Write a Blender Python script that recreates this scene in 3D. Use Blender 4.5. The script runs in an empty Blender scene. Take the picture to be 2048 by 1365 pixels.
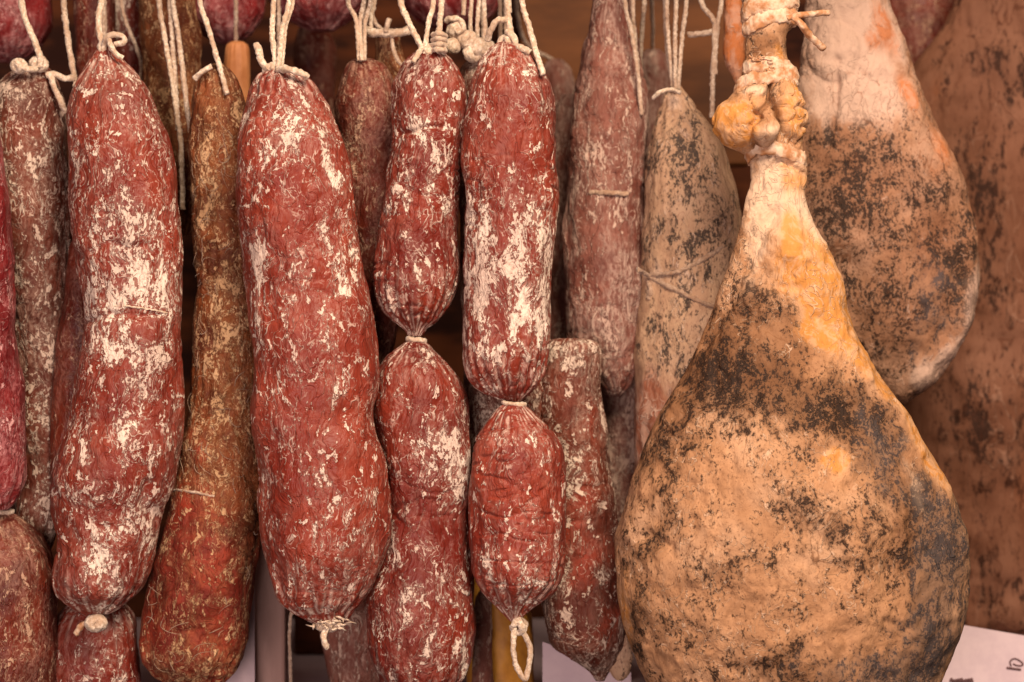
import bpy, math, random
import numpy as np

# ------------------------------------------------------------------ camera, light, exposure
S = bpy.context.scene
D, K0, CX, CY = 1.6, 0.0004, 1024.0, 682.5      # camera distance, metres per photo pixel at depth 0
cam = bpy.data.cameras.new('camera'); camo = bpy.data.objects.new('camera', cam)
S.collection.objects.link(camo); S.camera = camo
camo.location = (0, -D, 0); camo.rotation_euler = (math.radians(90), 0, 0)
cam.sensor_width = 36; cam.lens = 36 * D / (2048 * K0); cam.clip_end = 50; cam.clip_start = 0.01
cam.dof.use_dof = True; cam.dof.focus_distance = D - 0.045; cam.dof.aperture_fstop = 4.5

W = bpy.data.worlds.new('World'); S.world = W; W.use_nodes = True
bg = W.node_tree.nodes['Background']; bg.inputs[0].default_value = (1.0, 0.78, 0.68, 1); bg.inputs[1].default_value = 0.05

def area(name, loc, target, size, power, col, sy=None):
    l = bpy.data.lights.new(name, 'AREA'); l.energy = power; l.color = col; l.size = size
    if sy: l.shape = 'RECTANGLE'; l.size_y = sy
    o = bpy.data.objects.new(name, l); S.collection.objects.link(o); o.location = loc
    d = np.array(target, float) - np.array(loc, float)
    from mathutils import Vector
    o.rotation_euler = Vector(d).to_track_quat('-Z', 'Y').to_euler()
    return o
area('key_lamp', (0.45, -1.35, 1.15), (0.05, 0, 0.0), 0.8, 60, (1.0, 0.82, 0.63))
area('fill_lamp', (-0.45, -1.9, -0.25), (-0.05, 0, -0.15), 0.8, 25, (1.0, 0.79, 0.74))
S.view_settings.view_transform = 'Standard'; S.view_settings.look = 'None'
S.view_settings.exposure = 0.12; S.view_settings.gamma = 1.0; S.view_settings.use_curve_mapping = False

rng = random.Random(4)
LUMP = 1.4

# ------------------------------------------------------------------ numpy noise
def _h(ix, iy, iz, seed):
    h = (ix.astype(np.uint32) * np.uint32(374761393) + iy.astype(np.uint32) * np.uint32(668265263)
         + iz.astype(np.uint32) * np.uint32(2147483647 - 1274126177) + np.uint32((seed * 974711) & 0xffffffff))
    h = (h ^ (h >> np.uint32(13))) * np.uint32(1274126177)
    h = (h ^ (h >> np.uint32(16))) * np.uint32(2246822519)
    h = h ^ (h >> np.uint32(15))
    return h.astype(np.float64) / 4294967295.0
def vnoise(P, seed=0):
    F = np.floor(P); f = P - F; I = F.astype(np.int64)
    u = f * f * f * (f * (f * 6 - 15) + 10)
    r = 0
    for dx in (0, 1):
        for dy in (0, 1):
            for dz in (0, 1):
                w = (u[:, 0] if dx else 1 - u[:, 0]) * (u[:, 1] if dy else 1 - u[:, 1]) * (u[:, 2] if dz else 1 - u[:, 2])
                r = r + w * _h(I[:, 0] + dx + 1000, I[:, 1] + dy + 1000, I[:, 2] + dz + 1000, seed)
    return r
def fbm(P, scale, oct=4, seed=0, rough=0.5):
    a, s, t, n = 1.0, scale, 0, 0
    for k in range(oct):
        t = t + a * (vnoise(P * s + 17.3 * k, seed + k) * 2 - 1); n += a; a *= rough; s *= 2.03
    return t / n
def sstep(a, b, x):
    t = np.clip((x - a) / (b - a), 0, 1); return t * t * (3 - 2 * t)
def pchip(x, y, xi):
    x = np.array(x, float); y = np.array(y, float); xi = np.asarray(xi, float)
    h = np.diff(x); d = np.diff(y) / h; m = np.zeros(len(x))
    for i in range(1, len(x) - 1):
        if d[i-1] * d[i] > 0:
            w1, w2 = 2*h[i] + h[i-1], h[i] + 2*h[i-1]; m[i] = (w1 + w2) / (w1/d[i-1] + w2/d[i])
    m[0], m[-1] = d[0], d[-1]
    k = np.clip(np.searchsorted(x, xi) - 1, 0, len(x) - 2); t = (xi - x[k]) / h[k]
    return ((1+2*t)*(1-t)**2*y[k] + t*(1-t)**2*h[k]*m[k] + t*t*(3-2*t)*y[k+1] + t*t*(t-1)*h[k]*m[k+1])
def paint(px, py, blobs):
    r = np.zeros(len(px))
    for b in blobs:
        cx, cy, rx, ry, a = b[:5]; dx, dy = px - cx, py - cy
        if len(b) > 5:
            c, s = math.cos(math.radians(b[5])), math.sin(math.radians(b[5])); dx, dy = dx*c + dy*s, -dx*s + dy*c
        r += a * np.exp(-((dx/rx)**2 + (dy/ry)**2))
    return r
def seg_dist(px, py, pts):
    d = np.full(len(px), 1e9)
    for (x0, y0), (x1, y1) in zip(pts[:-1], pts[1:]):
        vx, vy = x1-x0, y1-y0; t = np.clip(((px-x0)*vx + (py-y0)*vy)/(vx*vx+vy*vy), 0, 1)
        d = np.minimum(d, np.hypot(px-x0-t*vx, py-y0-t*vy))
    return d
def kk(depth): return K0 * (D + depth) / D
def P3(px, py, depth):
    k = kk(depth); return ((px - CX) * k, depth, (CY - py) * k)

# ------------------------------------------------------------------ node helper
class NT:
    def __init__(s, name):
        s.m = bpy.data.materials.new(name); s.m.use_nodes = True; s.t = s.m.node_tree; s.n = s.t.nodes; s.l = s.t.links
        s.b = s.n['Principled BSDF']
    def put(s, sock, v):
        if isinstance(v, bpy.types.NodeSocket): s.l.new(v, sock)
        elif isinstance(v, (tuple, list)) and len(v) == 3 and sock.type == 'RGBA': sock.default_value = (*v, 1)
        else: sock.default_value = v
    def pos(s): return s.n.new('ShaderNodeNewGeometry').outputs['Position']
    def attr(s, name):
        a = s.n.new('ShaderNodeAttribute'); a.attribute_name = name; return a.outputs['Fac']
    def math(s, op, a, b=None, c=None, clamp=False):
        n = s.n.new('ShaderNodeMath'); n.operation = op; n.use_clamp = clamp
        for i, v in enumerate((a, b, c)):
            if v is not None: s.put(n.inputs[i], v)
        return n.outputs[0]
    def vec(s, op, a, b):
        n = s.n.new('ShaderNodeVectorMath'); n.operation = op; s.put(n.inputs[0], a); s.put(n.inputs[1], b); return n.outputs[0]
    def scale(s, v, xyz): return s.vec('MULTIPLY', v, xyz)
    def noise(s, v, sc, detail=4, rough=0.5, dist=0.0, color=False):
        n = s.n.new('ShaderNodeTexNoise'); s.put(n.inputs['Vector'], v); n.inputs['Scale'].default_value = sc
        n.inputs['Detail'].default_value = detail; n.inputs['Roughness'].default_value = rough; n.inputs['Distortion'].default_value = dist
        return n.outputs['Color' if color else 'Fac']
    def warp(s, v, sc, amp, detail=2):
        c = s.noise(v, sc, detail, color=True); c = s.vec('SUBTRACT', c, (0.5, 0.5, 0.5)); c = s.vec('MULTIPLY', c, (amp, amp, amp))
        return s.vec('ADD', v, c)
    def ss(s, a, b, x):
        n = s.n.new('ShaderNodeMapRange'); n.interpolation_type = 'SMOOTHSTEP'
        s.put(n.inputs['Value'], x); s.put(n.inputs['From Min'], a); s.put(n.inputs['From Max'], b); return n.outputs[0]
    def mix(s, f, a, b, mode='MIX'):
        n = s.n.new('ShaderNodeMix'); n.data_type = 'RGBA'; n.blend_type = mode
        s.put(n.inputs[0], f); s.put(n.inputs[6], a); s.put(n.inputs[7], b); return n.outputs[2]
    def ridge(s, v, sc, w0, w1, detail=3, dist=0.8, rough=0.5):
        n = s.noise(v, sc, detail, rough, dist); r = s.math('ABSOLUTE', s.math('SUBTRACT', n, 0.5)); return s.ss(w1, w0, r)
    def finish(s, col, rough, height, dist, sheen=0.0, sheen_col=(1, .9, .85), spec=0.4):
        s.put(s.b.inputs['Base Color'], col); s.put(s.b.inputs['Roughness'], rough)
        s.b.inputs['Specular IOR Level'].default_value = spec
        if sheen: 
            s.b.inputs['Sheen Weight'].default_value = sheen; s.b.inputs['Sheen Roughness'].default_value = 0.45
            s.b.inputs['Sheen Tint'].default_value = (*sheen_col, 1)
        if height is not None:
            bp = s.n.new('ShaderNodeBump'); bp.inputs['Strength'].default_value = 1.0; bp.inputs['Distance'].default_value = dist
            s.put(bp.inputs['Height'], height); s.l.new(bp.outputs[0], s.b.inputs['Normal'])
        return s.m

def mat_salami(name, base, deep, mold_col, veil_col, mold=0.0, fibre=1.0, veil=0.25, sc=1.0, seed=0.0, gloss=0.42, streak=0.45):
    """cured meat in a natural casing: red meat colour, white bloom, thread-like bloom lines, dull dusty veil"""
    s = NT(name); p0 = s.vec('ADD', s.pos(), (seed, seed*1.7, seed*0.6))
    A = s.attr('bloom'); PL = s.attr('pleat'); CL = s.attr('clean')
    p = s.warp(s.warp(p0, 34*sc, 0.022, 1), 190*sc, 0.0028, 0)
    pv = s.scale(p, (1, 1, streak))
    tone = s.noise(p0, 22*sc, 3, 0.6); mid = s.noise(pv, 130*sc, 3, 0.65); fine = s.noise(s.scale(s.warp(p0, 160*sc, 0.0022, 0), (1, 1, min(1, streak+0.15))), 400*sc, 3, 0.75)
    RD = s.attr('redden'); big = s.noise(p, 26*sc, 3, 0.6)
    col = s.mix(s.ss(0.36, 0.64, tone), deep, base)
    col = s.mix(s.ss(0.2, 0.8, s.math('ADD', RD, s.math('MULTIPLY', s.math('SUBTRACT', tone, 0.5), 1.5))), col, s.mix(s.ss(0.4, 0.6, tone), (0.12, 0.012, 0.006), (0.24, 0.03, 0.014)))
    col = s.mix(s.math('MULTIPLY', s.ss(0.50, 0.66, mid), 0.12), col, s.mix(0.35, base, mold_col))
    col = s.mix(s.math('MULTIPLY', s.ss(0.50, 0.36, fine), 0.45), col, deep)
    A2 = s.math('SUBTRACT', A, s.math('MULTIPLY', CL, 0.9))
    # dusty veil, broken into grains
    vn = s.noise(s.scale(p, (1, 1, 0.35)), 34*sc, 4, 0.65)
    vm = s.ss(0.44, 0.62, s.math('ADD', vn, s.math('MULTIPLY', A2, 0.06)))
    vm = s.math('MULTIPLY', s.math('MULTIPLY', vm, veil*1.8), s.math('ADD', s.math('MULTIPLY', s.ss(0.40, 0.58, fine), 0.85), 0.15), clamp=True)
    col = s.mix(vm, col, veil_col)
    # bloom patches with ragged, specked edges
    f1 = s.math('ADD', s.noise(pv, 58*sc, 5, 0.66), s.math('MULTIPLY', s.math('SUBTRACT', fine, 0.5), 0.50))
    f1 = s.math('ADD', f1, s.math('MULTIPLY', s.math('SUBTRACT', big, 0.5), 0.22))
    th = s.math('SUBTRACT', 0.612 - 0.3*mold, s.math('MULTIPLY', A2, 0.082))
    m1 = s.ss(th, s.math('ADD', th, 0.05), f1)
    # thread-like lines
    dens = s.ss(0.42, 0.56, s.math('ADD', big, s.math('MULTIPLY', A2, 0.10)))
    l1 = s.ridge(s.scale(p, (1, 1, streak*0.7)), 80*sc, 0.004, 0.018, 2, 0.1, 0.6)
    l2 = s.ridge(s.scale(p, (1, 1, 0.7)), 150*sc, 0.005, 0.026, 2, 0.1)
    brk = s.math('MULTIPLY', s.ss(0.42, 0.52, mid), s.ss(0.34, 0.46, fine))
    ln = s.math('MULTIPLY', s.math('MULTIPLY', s.math('MAXIMUM', l1, s.math('MULTIPLY', l2, 0.8)), dens), s.math('MULTIPLY', brk, fibre), clamp=True)
    m1 = s.math('MULTIPLY', m1, s.ss(0.37, 0.45, mid))
    fk = s.math('ADD', s.noise(s.scale(p, (1, 1, streak + 0.1)), 115*sc, 3, 0.7), s.math('MULTIPLY', s.math('SUBTRACT', fine, 0.5), 0.35))
    ft = s.math('SUBTRACT', 0.615 - 0.2*mold, s.math('MULTIPLY', A2, 0.035))
    m1 = s.math('MAXIMUM', m1, s.math('MULTIPLY', s.ss(ft, s.math('ADD', ft, 0.035), fk), 0.9))
    m = s.math('MAXIMUM', m1, ln)
    m = s.math('MAXIMUM', m, s.math('MULTIPLY', PL, s.ss(0.42, 0.56, mid)))
    soft = s.math('MULTIPLY', s.ss(s.math('SUBTRACT', th, 0.09), s.math('ADD', th, 0.06), f1), 0.15)
    ma = s.math('MAXIMUM', soft, s.math('MULTIPLY', m, s.math('ADD', s.math('MULTIPLY', s.ss(0.34, 0.56, fine), 0.45), 0.50)), clamp=True)
    mc = s.mix(s.ss(0.40, 0.60, tone), s.mix(0.35, mold_col, veil_col), mold_col)
    col = s.mix(ma, col, mc)
    h = s.math('ADD', s.math('MULTIPLY', m1, 0.35), s.math('MULTIPLY', s.noise(s.scale(p, (1, 1, 0.35)), 170*sc, 3, 0.65), 1.3))
    h = s.math('ADD', h, s.math('MULTIPLY', l1, 0.25))
    ro = s.math('ADD', s.math('MULTIPLY', s.math('MAXIMUM', ma, vm), 0.45), gloss)
    return s.finish(col, ro, h, 0.0019, 0.0, spec=0.20)

def mat_ham(name, tan, brown, orange, pale, dark, blue, seed=0.0, thr=0.0, sc=1.0, streak=0.6, zw=0.45):
    s = NT(name); p0 = s.vec('ADD', s.pos(), (seed, seed*1.7, seed*0.6))
    aD, aO, aP, aB, aU = (s.attr(k) for k in ('dark', 'orange', 'pale', 'brown', 'blue'))
    p = s.warp(s.warp(p0, 30*sc, 0.022, 1), 190*sc, 0.0028, 0)
    pv = s.scale(p, (1, 1, streak))
    big = s.noise(p0, 14*sc, 3, 0.6); mid = s.noise(pv, 60*sc, 4, 0.65); fine = s.noise(s.scale(s.warp(p0, 140*sc, 0.0025, 0), (1, 1, min(1, streak+0.2))), 400*sc, 3, 0.78); cl = s.noise(p, 26*sc, 3, 0.6)
    def edge(a, k=1.6):
        e = s.math('ADD', a, s.math('MULTIPLY', s.math('SUBTRACT', mid, 0.5), k)); return s.ss(0.25, 0.75, e)
    col = s.mix(s.ss(0.38, 0.60, mid), s.mix(0.40, tan, brown), tan)
    col = s.mix(s.math('MULTIPLY', s.ss(0.46, 0.66, big), 0.45), col, s.mix(0.5, tan, pale))
    col = s.mix(s.math('MULTIPLY', s.ss(0.50, 0.64, fine), 0.35), col, brown)
    col = s.mix(s.math('MULTIPLY', edge(aB), 0.75), col, brown)
    col = s.mix(s.math('MULTIPLY', edge(aP), 0.9), col, pale)
    oc = s.mix(s.ss(0.42, 0.60, s.noise(pv, 110*sc, 3, 0.7)), orange, s.mix(0.45, orange, pale))
    col = s.mix(s.math('MULTIPLY', edge(aO, 1.1), 0.82), col, oc)
    rd = s.ridge(pv, 95*sc, 0.004, 0.02, 2, 0.6, 0.6)
    th_ = s.math('MULTIPLY', rd, s.ss(0.42, 0.56, cl))
    col = s.mix(s.math('MULTIPLY', th_, 0.6), col, pale)
    hold = s.math('SUBTRACT', 1.0, s.math('MULTIPLY', s.ss(0.2, 0.8, s.math('ADD', aO, s.math('MULTIPLY', aP, 0.75))), 0.9), clamp=True)
    # brown fibrous creases
    cr = s.math('MULTIPLY', s.ridge(s.scale(p, (1, 1, 0.35)), 55*sc, 0.002, 0.014, 2, 0.4), s.ss(0.52, 0.60, big))
    col = s.mix(s.math('MULTIPLY', cr, 0.7), col, brown)
    # broad soft grey-brown mould under the specks
    zone = s.ss(0.12, 1.05, s.math('ADD', s.math('ADD', aD, 0.10), s.math('MULTIPLY', s.math('SUBTRACT', s.math('ADD', mid, cl), 1.0), 2.5)))
    zc = s.mix(s.math('MULTIPLY', edge(aU), 0.8), s.mix(0.35, brown, dark), s.mix(0.25, blue, tan))
    col = s.mix(s.math('MULTIPLY', s.math('MULTIPLY', zone, zw), hold), col, zc)
    # dark mould: clusters of tiny specks that grow together
    f = s.math('ADD', s.noise(pv, 120*sc, 4, 0.72), s.math('MULTIPLY', s.math('SUBTRACT', cl, 0.5), 0.55))
    f = s.math('ADD', f, s.math('MULTIPLY', s.math('SUBTRACT', fine, 0.5), 1.05))
    t = s.math('SUBTRACT', 0.590 - thr, s.math('MULTIPLY', aD, 0.115))
    dm = s.ss(t, s.math('ADD', t, 0.11), f)
    soft = s.math('MULTIPLY', s.ss(s.math('SUBTRACT', t, 0.10), s.math('ADD', t, 0.10), f), 0.40)
    dm = s.math('MULTIPLY', s.math('MAXIMUM', dm, soft), hold, clamp=True)
    dc = s.mix(s.math('MULTIPLY', edge(aU), 0.85), dark, blue)
    dc = s.mix(s.math('MULTIPLY', s.ss(0.55, 0.68, fine), 0.4), dc, brown)
    col = s.mix(s.math('MULTIPLY', dm, 0.93), col, dc)
    h = s.math('ADD', s.math('MULTIPLY', s.noise(pv, 70*sc, 4, 0.68), 1.2), s.math('MULTIPLY', th_, 0.25))
    ro = 0.74
    return s.finish(col, ro, h, 0.0022, 0.0, spec=0.12)

def mat_twine(name, a, b):
    s = NT(name); p = s.pos(); n = s.noise(p, 420, 5, 0.7); n2 = s.noise(p, 60, 3)
    col = s.mix(s.ss(0.42, 0.60, n), b, a); col = s.mix(s.math('MULTIPLY', s.ss(0.45, 0.6, n2), 0.6), col, s.mix(0.4, b, (0.30, 0.12, 0.05)))
    return s.finish(col, 0.9, s.noise(s.scale(p, (1, 1, 0.4)), 900, 4, 0.7), 0.0006, 0.25)
def mat_simple(name, a, b, sc, rough=0.7, stretch=(1, 1, 1), dist=0.001, spec=0.35):
    s = NT(name); p = s.scale(s.pos(), stretch); n = s.noise(s.warp(p, sc*0.4, 0.3/sc), sc, 7, 0.65)
    return s.finish(s.mix(s.ss(0.38, 0.62, n), a, b), rough, n, dist, spec=spec)

WH = (0.76, 0.60, 0.49); VEIL = (0.36, 0.18, 0.145)
M = {}
M['red'] = mat_salami('salami_red', (0.220, 0.034, 0.018), (0.142, 0.016, 0.009), WH, VEIL, 0.05, 0.7, 0.10)
M['red_b'] = mat_salami('salami_bright_red', (0.245, 0.038, 0.020), (0.168, 0.020, 0.011), WH, VEIL, 0.02, 0.65, 0.09, seed=3.1)
M['red_c'] = mat_salami('salami_deep_red', (0.195, 0.025, 0.012), (0.120, 0.012, 0.007), WH, VEIL, 0.03, 0.7, 0.08, seed=7.7)
M['brown_red'] = mat_salami('salami_brown_red', (0.15, 0.022, 0.010), (0.07, 0.009, 0.005), (0.5, 0.30, 0.20), (0.25, 0.12, 0.09), -0.03, 0.7, 0.25, seed=5.2)  # darker brown-red casing with a duller, tanner bloom
M['crimson'] = mat_salami('salami_crimson', (0.20, 0.018, 0.018), (0.11, 0.008, 0.009), (0.6, 0.32, 0.30), (0.36, 0.12, 0.12), -0.06, 0.8, 0.35, seed=9.4, gloss=0.35)
M['mouldy'] = mat_salami('salami_grey_bloom', (0.15, 0.030, 0.014), (0.075, 0.014, 0.007), (0.62, 0.46, 0.36), (0.26, 0.150, 0.110), 0.13, 0.9, 0.28, seed=2.2, gloss=0.6)
M['orange'] = mat_salami('salami_orange_brown', (0.19, 0.045, 0.011), (0.075, 0.014, 0.004), (0.55, 0.33, 0.18), (0.24, 0.10, 0.038), 0.07, 0.9, 0.24, sc=1.25, seed=11.3, gloss=0.6)
M['mauve'] = mat_salami('sausage_dusty_mauve', (0.195, 0.066, 0.045), (0.115, 0.032, 0.022), (0.48, 0.32, 0.25), (0.32, 0.195, 0.155), 0.09, 1.0, 0.50, seed=6.6, gloss=0.65, streak=0.2)
M['ham'] = mat_ham('ham_rind', (0.46, 0.235, 0.120), (0.18, 0.075, 0.032), (0.52, 0.205, 0.040), (0.62, 0.42, 0.29), (0.016, 0.010, 0.008), (0.050, 0.040, 0.040), zw=0.8)
M['ham_b'] = mat_ham('ham_rind_pinkish', (0.37, 0.19, 0.11), (0.20, 0.075, 0.036), (0.45, 0.13, 0.035), (0.52, 0.34, 0.26), (0.018, 0.012, 0.010), (0.08, 0.06, 0.06), seed=4.4)
M['greyham'] = mat_ham('sausage_grey_mould', (0.44, 0.27, 0.165), (0.25, 0.12, 0.075), (0.21, 0.055, 0.028), (0.55, 0.38, 0.29), (0.030, 0.022, 0.019), (0.08, 0.065, 0.06), seed=8.8, thr=0.035, streak=0.35)
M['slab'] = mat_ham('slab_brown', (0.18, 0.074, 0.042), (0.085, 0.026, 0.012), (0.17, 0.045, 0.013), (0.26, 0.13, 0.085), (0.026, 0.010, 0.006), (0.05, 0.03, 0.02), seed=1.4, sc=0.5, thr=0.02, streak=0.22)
M['twine'] = mat_twine('twine_cream', (0.72, 0.57, 0.45), (0.46, 0.32, 0.22))
M['twine_b'] = mat_twine('twine_dull', (0.56, 0.42, 0.32), (0.36, 0.24, 0.17))
M['twine_c'] = mat_twine('twine_brown', (0.40, 0.26, 0.18), (0.26, 0.155, 0.10))
M['cord'] = mat_simple('binding_cord_stained', (0.36, 0.15, 0.06), (0.64, 0.45, 0.32), 75, 0.8)
M['wood'] = mat_simple('wood_dark', (0.018, 0.005, 0.003), (0.085, 0.023, 0.008), 22, 0.85, (0.25, 1, 1), spec=0.1)
M['post'] = mat_simple('wood_mauve_brown', (0.30, 0.165, 0.135), (0.42, 0.25, 0.21), 30, 0.6, (1, 1, 0.2))
M['paper'] = mat_simple('paper_mauve_white', (0.54, 0.40, 0.43), (0.60, 0.45, 0.47), 40, 0.85, dist=0.0002)
M['ink'] = mat_simple('ink_brown', (0.08, 0.035, 0.035), (0.13, 0.06, 0.06), 300, 0.8)
M['ochre'] = mat_simple('ochre_rind', (0.42, 0.16, 0.018), (0.60, 0.26, 0.035), 30, 0.5)
M['pale_orange'] = mat_simple('casing_pale_orange', (0.42, 0.15, 0.05), (0.55, 0.22, 0.085), 40, 0.6)
M['board'] = mat_simple('wood_orange_brown', (0.055, 0.017, 0.005), (0.13, 0.042, 0.011), 14, 0.7, (0.2, 1, 1), spec=0.2)
M['steel'] = mat_simple('rail_steel', (0.30, 0.29, 0.28), (0.42, 0.41, 0.40), 80, 0.35)

# ------------------------------------------------------------------ objects
C = S.collection
def thing(name, label, cat, loc, group=None):
    o = bpy.data.objects.new(name, None); C.objects.link(o); o.location = loc; o.empty_display_size = 0.01
    o['label'] = label; o['category'] = cat
    if group: o['group'] = group
    return o
def mesh_obj(name, V, Fq, mat, parent=None, attrs=None, smooth=True):
    me = bpy.data.meshes.new(name); off = np.array(parent.location) if parent else np.zeros(3)
    if parent is not None and parent.parent is not None: off = off + np.array(parent.parent.location)
    V = np.asarray(V, float) - off
    me.from_pydata(V.tolist(), [], Fq if isinstance(Fq, list) else Fq.tolist()); 
    if smooth: me.polygons.foreach_set('use_smooth', np.ones(len(me.polygons), bool))
    for k, v in (attrs or {}).items():
        a = me.attributes.new(k, 'FLOAT', 'POINT'); a.data.foreach_set('value', np.asarray(v, np.float32))
    me.materials.append(mat); me.update()
    o = bpy.data.objects.new(name, me); C.objects.link(o)
    if parent is not None: o.parent = parent
    return o

class Body:
    """a hanging body of revolution with an uneven outline; outline rows are (py, x_left, x_right) at one depth"""
    def __init__(s, outline, depth, kz=0.95):
        s.o = outline; s.depth = depth; s.kz = kz; s.k = kk(depth)
        s.py = [r[0] for r in outline]; s.xl = [r[1] for r in outline]; s.xr = [r[2] for r in outline]
    def lr(s, py): return pchip(s.py, s.xl, py), pchip(s.py, s.xr, py)
    def surf(s, py, th, off=0.0):
        """point on the surface; th: 0 right, -90deg front; off in metres outward"""
        py = np.asarray(py, float); l, r = s.lr(py); c, h = (l+r)/2, (r-l)/2 * s.k
        x = (c - CX)*s.k + (h + off)*np.cos(th); y = s.depth + (h*s.kz + off)*np.sin(th)
        return np.stack([x, y, (CY - py)*s.k + 0*th], -1)
    def front(s, px, py, off=0.0):
        l, r = s.lr(py); c, h = (l+r)/2, (r-l)/2
        return s.surf(py, -np.arccos(np.clip((np.asarray(px)-c)/h, -1, 1)), off)
    def build(s, name, mat, parent, ny=220, nt=112, lump=1.0, pleat=(0.06, 0.06), pl_len=(70, 70), npl=15, seed=0, attrs=None, sculpt=None, wr=1.0, flat=None):
        p = np.linspace(s.py[0], s.py[-1], 4000); l, r = s.lr(p)
        L = np.concatenate([[0], np.cumsum(np.hypot(np.diff(p), np.diff((r-l)/2)))])
        rows = np.interp(np.linspace(0, L[-1], ny), L, p)
        th = np.linspace(0, 2*np.pi, nt, endpoint=False)
        PY, TH = np.meshgrid(rows, th, indexing='ij'); PY, TH = PY.ravel(), TH.ravel()
        l, r = s.lr(PY); c, h = (l+r)/2, (r-l)/2
        wt = np.exp(-((PY - s.py[0])/pl_len[0])**2); wb = np.exp(-((s.py[-1] - PY)/pl_len[1])**2)
        q = np.stack([np.cos(TH)*2.2, np.sin(TH)*2.2, PY/260.0], -1)
        ang = TH*npl + 3.0*fbm(q, 1.0, 3, seed+5)
        rid = 1 - np.abs(np.sin(ang*0.5)) ** 0.7
        pm = wt*pleat[0] + wb*pleat[1]
        h2 = h * (1 - pm*1.6*rid)
        ca, sa = np.cos(TH), np.sin(TH)
        if flat: sa = np.sign(sa)*np.abs(sa)**flat
        x = (c - CX)*s.k + h2*s.k*ca; y = s.depth + h2*s.k*s.kz*sa; z = (CY - PY)*s.k
        V = np.stack([x, y, z], -1); N = np.stack([np.cos(TH), np.sin(TH), 0*TH], -1)
        endf = np.clip(h/45.0, 0.12, 1)
        d = 0.0030*fbm(V, 20, 2, seed) + 0.0016*fbm(V*[1, 1, 0.55], 60, 3, seed+9)
        w = fbm(V*[1, 1, 0.35], 120, 3, seed+21, 0.6); d += 0.0011*wr*(0.5 - np.abs(w))*1.3
        hz = fbm(V*[0.35, 0.35, 1.0], 55, 3, seed+33); d -= 0.0011*wr*sstep(0.10, 0.0, np.abs(hz))*sstep(0.0, 0.3, fbm(V, 16, 2, seed+40))
        V = V + N*(d*lump*LUMP*endf)[:, None]
        PX = c + h*ca
        if sculpt is not None: V = V + N*(sculpt(PX, PY, TH)*np.clip(-sa*2.5, 0, 1))[:, None]
        n = len(rows); top = V[:nt].mean(0); bot = V[-nt:].mean(0)
        V = np.concatenate([V, [top, bot]])
        i, j = np.meshgrid(np.arange(n-1), np.arange(nt), indexing='ij'); i, j = i.ravel(), j.ravel(); j2 = (j+1) % nt
        F = np.stack([i*nt+j, (i+1)*nt+j, (i+1)*nt+j2, i*nt+j2], -1).tolist()
        F += [[n*nt, a, (a+1) % nt] for a in range(nt)] + [[n*nt+1, (n-1)*nt+(a+1) % nt, (n-1)*nt+a] for a in range(nt)]
        ad = lambda v: np.concatenate([v, [0, 0]])
        at = {'pleat': ad(np.clip((wt*(pleat[0] > 0.03) + wb*(pleat[1] > 0.03))*sstep(0.70, 0.28, rid)*sstep(0.0, 0.25, rid)*1.0, 0, 1))}
        for k2, bl in (attrs or {}).items(): at[k2] = ad(bl(PX, PY) if callable(bl) else paint(PX, PY, bl))
        s.ob = mesh_obj(name, V, F, mat, parent, at)
        return s.ob

def catmull(pts, n):
    P = np.array(pts, float)
    if len(P) == 2: return P[0] + (P[1]-P[0])*np.linspace(0, 1, n)[:, None]
    Q = np.vstack([2*P[0]-P[1], P, 2*P[-1]-P[-2]]); m = len(P)-1
    t = np.linspace(0, m, n); k = np.minimum(t.astype(int), m-1); u = (t-k)[:, None]
    a, b, c, d = Q[k], Q[k+1], Q[k+2], Q[k+3]
    return 0.5*(2*b + (c-a)*u + (2*a-5*b+4*c-d)*u*u + (3*b-a-3*c+d)*u**3)
def tube(path, rad, nt=10, twist=0.0, ridge=0.0, strands=3, flat=1.0, rough=0.0, seed=0, up=None, taper=None):
    P = np.asarray(path, float); n = len(P); T = np.gradient(P, axis=0); T /= np.linalg.norm(T, axis=1)[:, None] + 1e-12
    ref = np.array(up if up is not None else (0, -1, 0.02), float); ref = np.broadcast_to(ref, P.shape)
    B = np.cross(T, ref); bn = np.linalg.norm(B, axis=1)[:, None]; B = np.where(bn < 1e-4, np.cross(T, (1, 0, 0)), B); B /= np.linalg.norm(B, axis=1)[:, None]; Nn = np.cross(B, T)
    s = np.concatenate([[0], np.cumsum(np.linalg.norm(np.diff(P, axis=0), axis=1))])
    th = np.linspace(0, 2*np.pi, nt, endpoint=False)
    rr = np.full(n, rad) if np.isscalar(rad) else np.asarray(rad)
    if taper: rr = rr*np.interp(np.linspace(0, 1, n), *zip(*taper))
    R = rr[:, None]*(1 + ridge*(np.abs(np.cos((strands/2.0)*(th[None] - twist*s[:, None]))) - 0.6))
    V = P[:, None] + R[:, :, None]*(np.cos(th)[None, :, None]*B[:, None] + flat*np.sin(th)[None, :, None]*Nn[:, None])
    V = V.reshape(-1, 3)
    if rough: V = V + rough*np.stack([fbm(V, 380, 2, seed+i) for i in range(3)], -1)
    i, j = np.meshgrid(np.arange(n-1), np.arange(nt), indexing='ij'); i, j = i.ravel(), j.ravel(); j2 = (j+1) % nt
    F = np.stack([i*nt+j, i*nt+j2, (i+1)*nt+j2, (i+1)*nt+j], -1).tolist()
    V = np.vstack([V, P[0], P[-1]]); a = n*nt
    F += [[a, (q+1) % nt, q] for q in range(nt)] + [[a+1, (n-1)*nt+q, (n-1)*nt+(q+1) % nt] for q in range(nt)]
    return V, F
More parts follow.
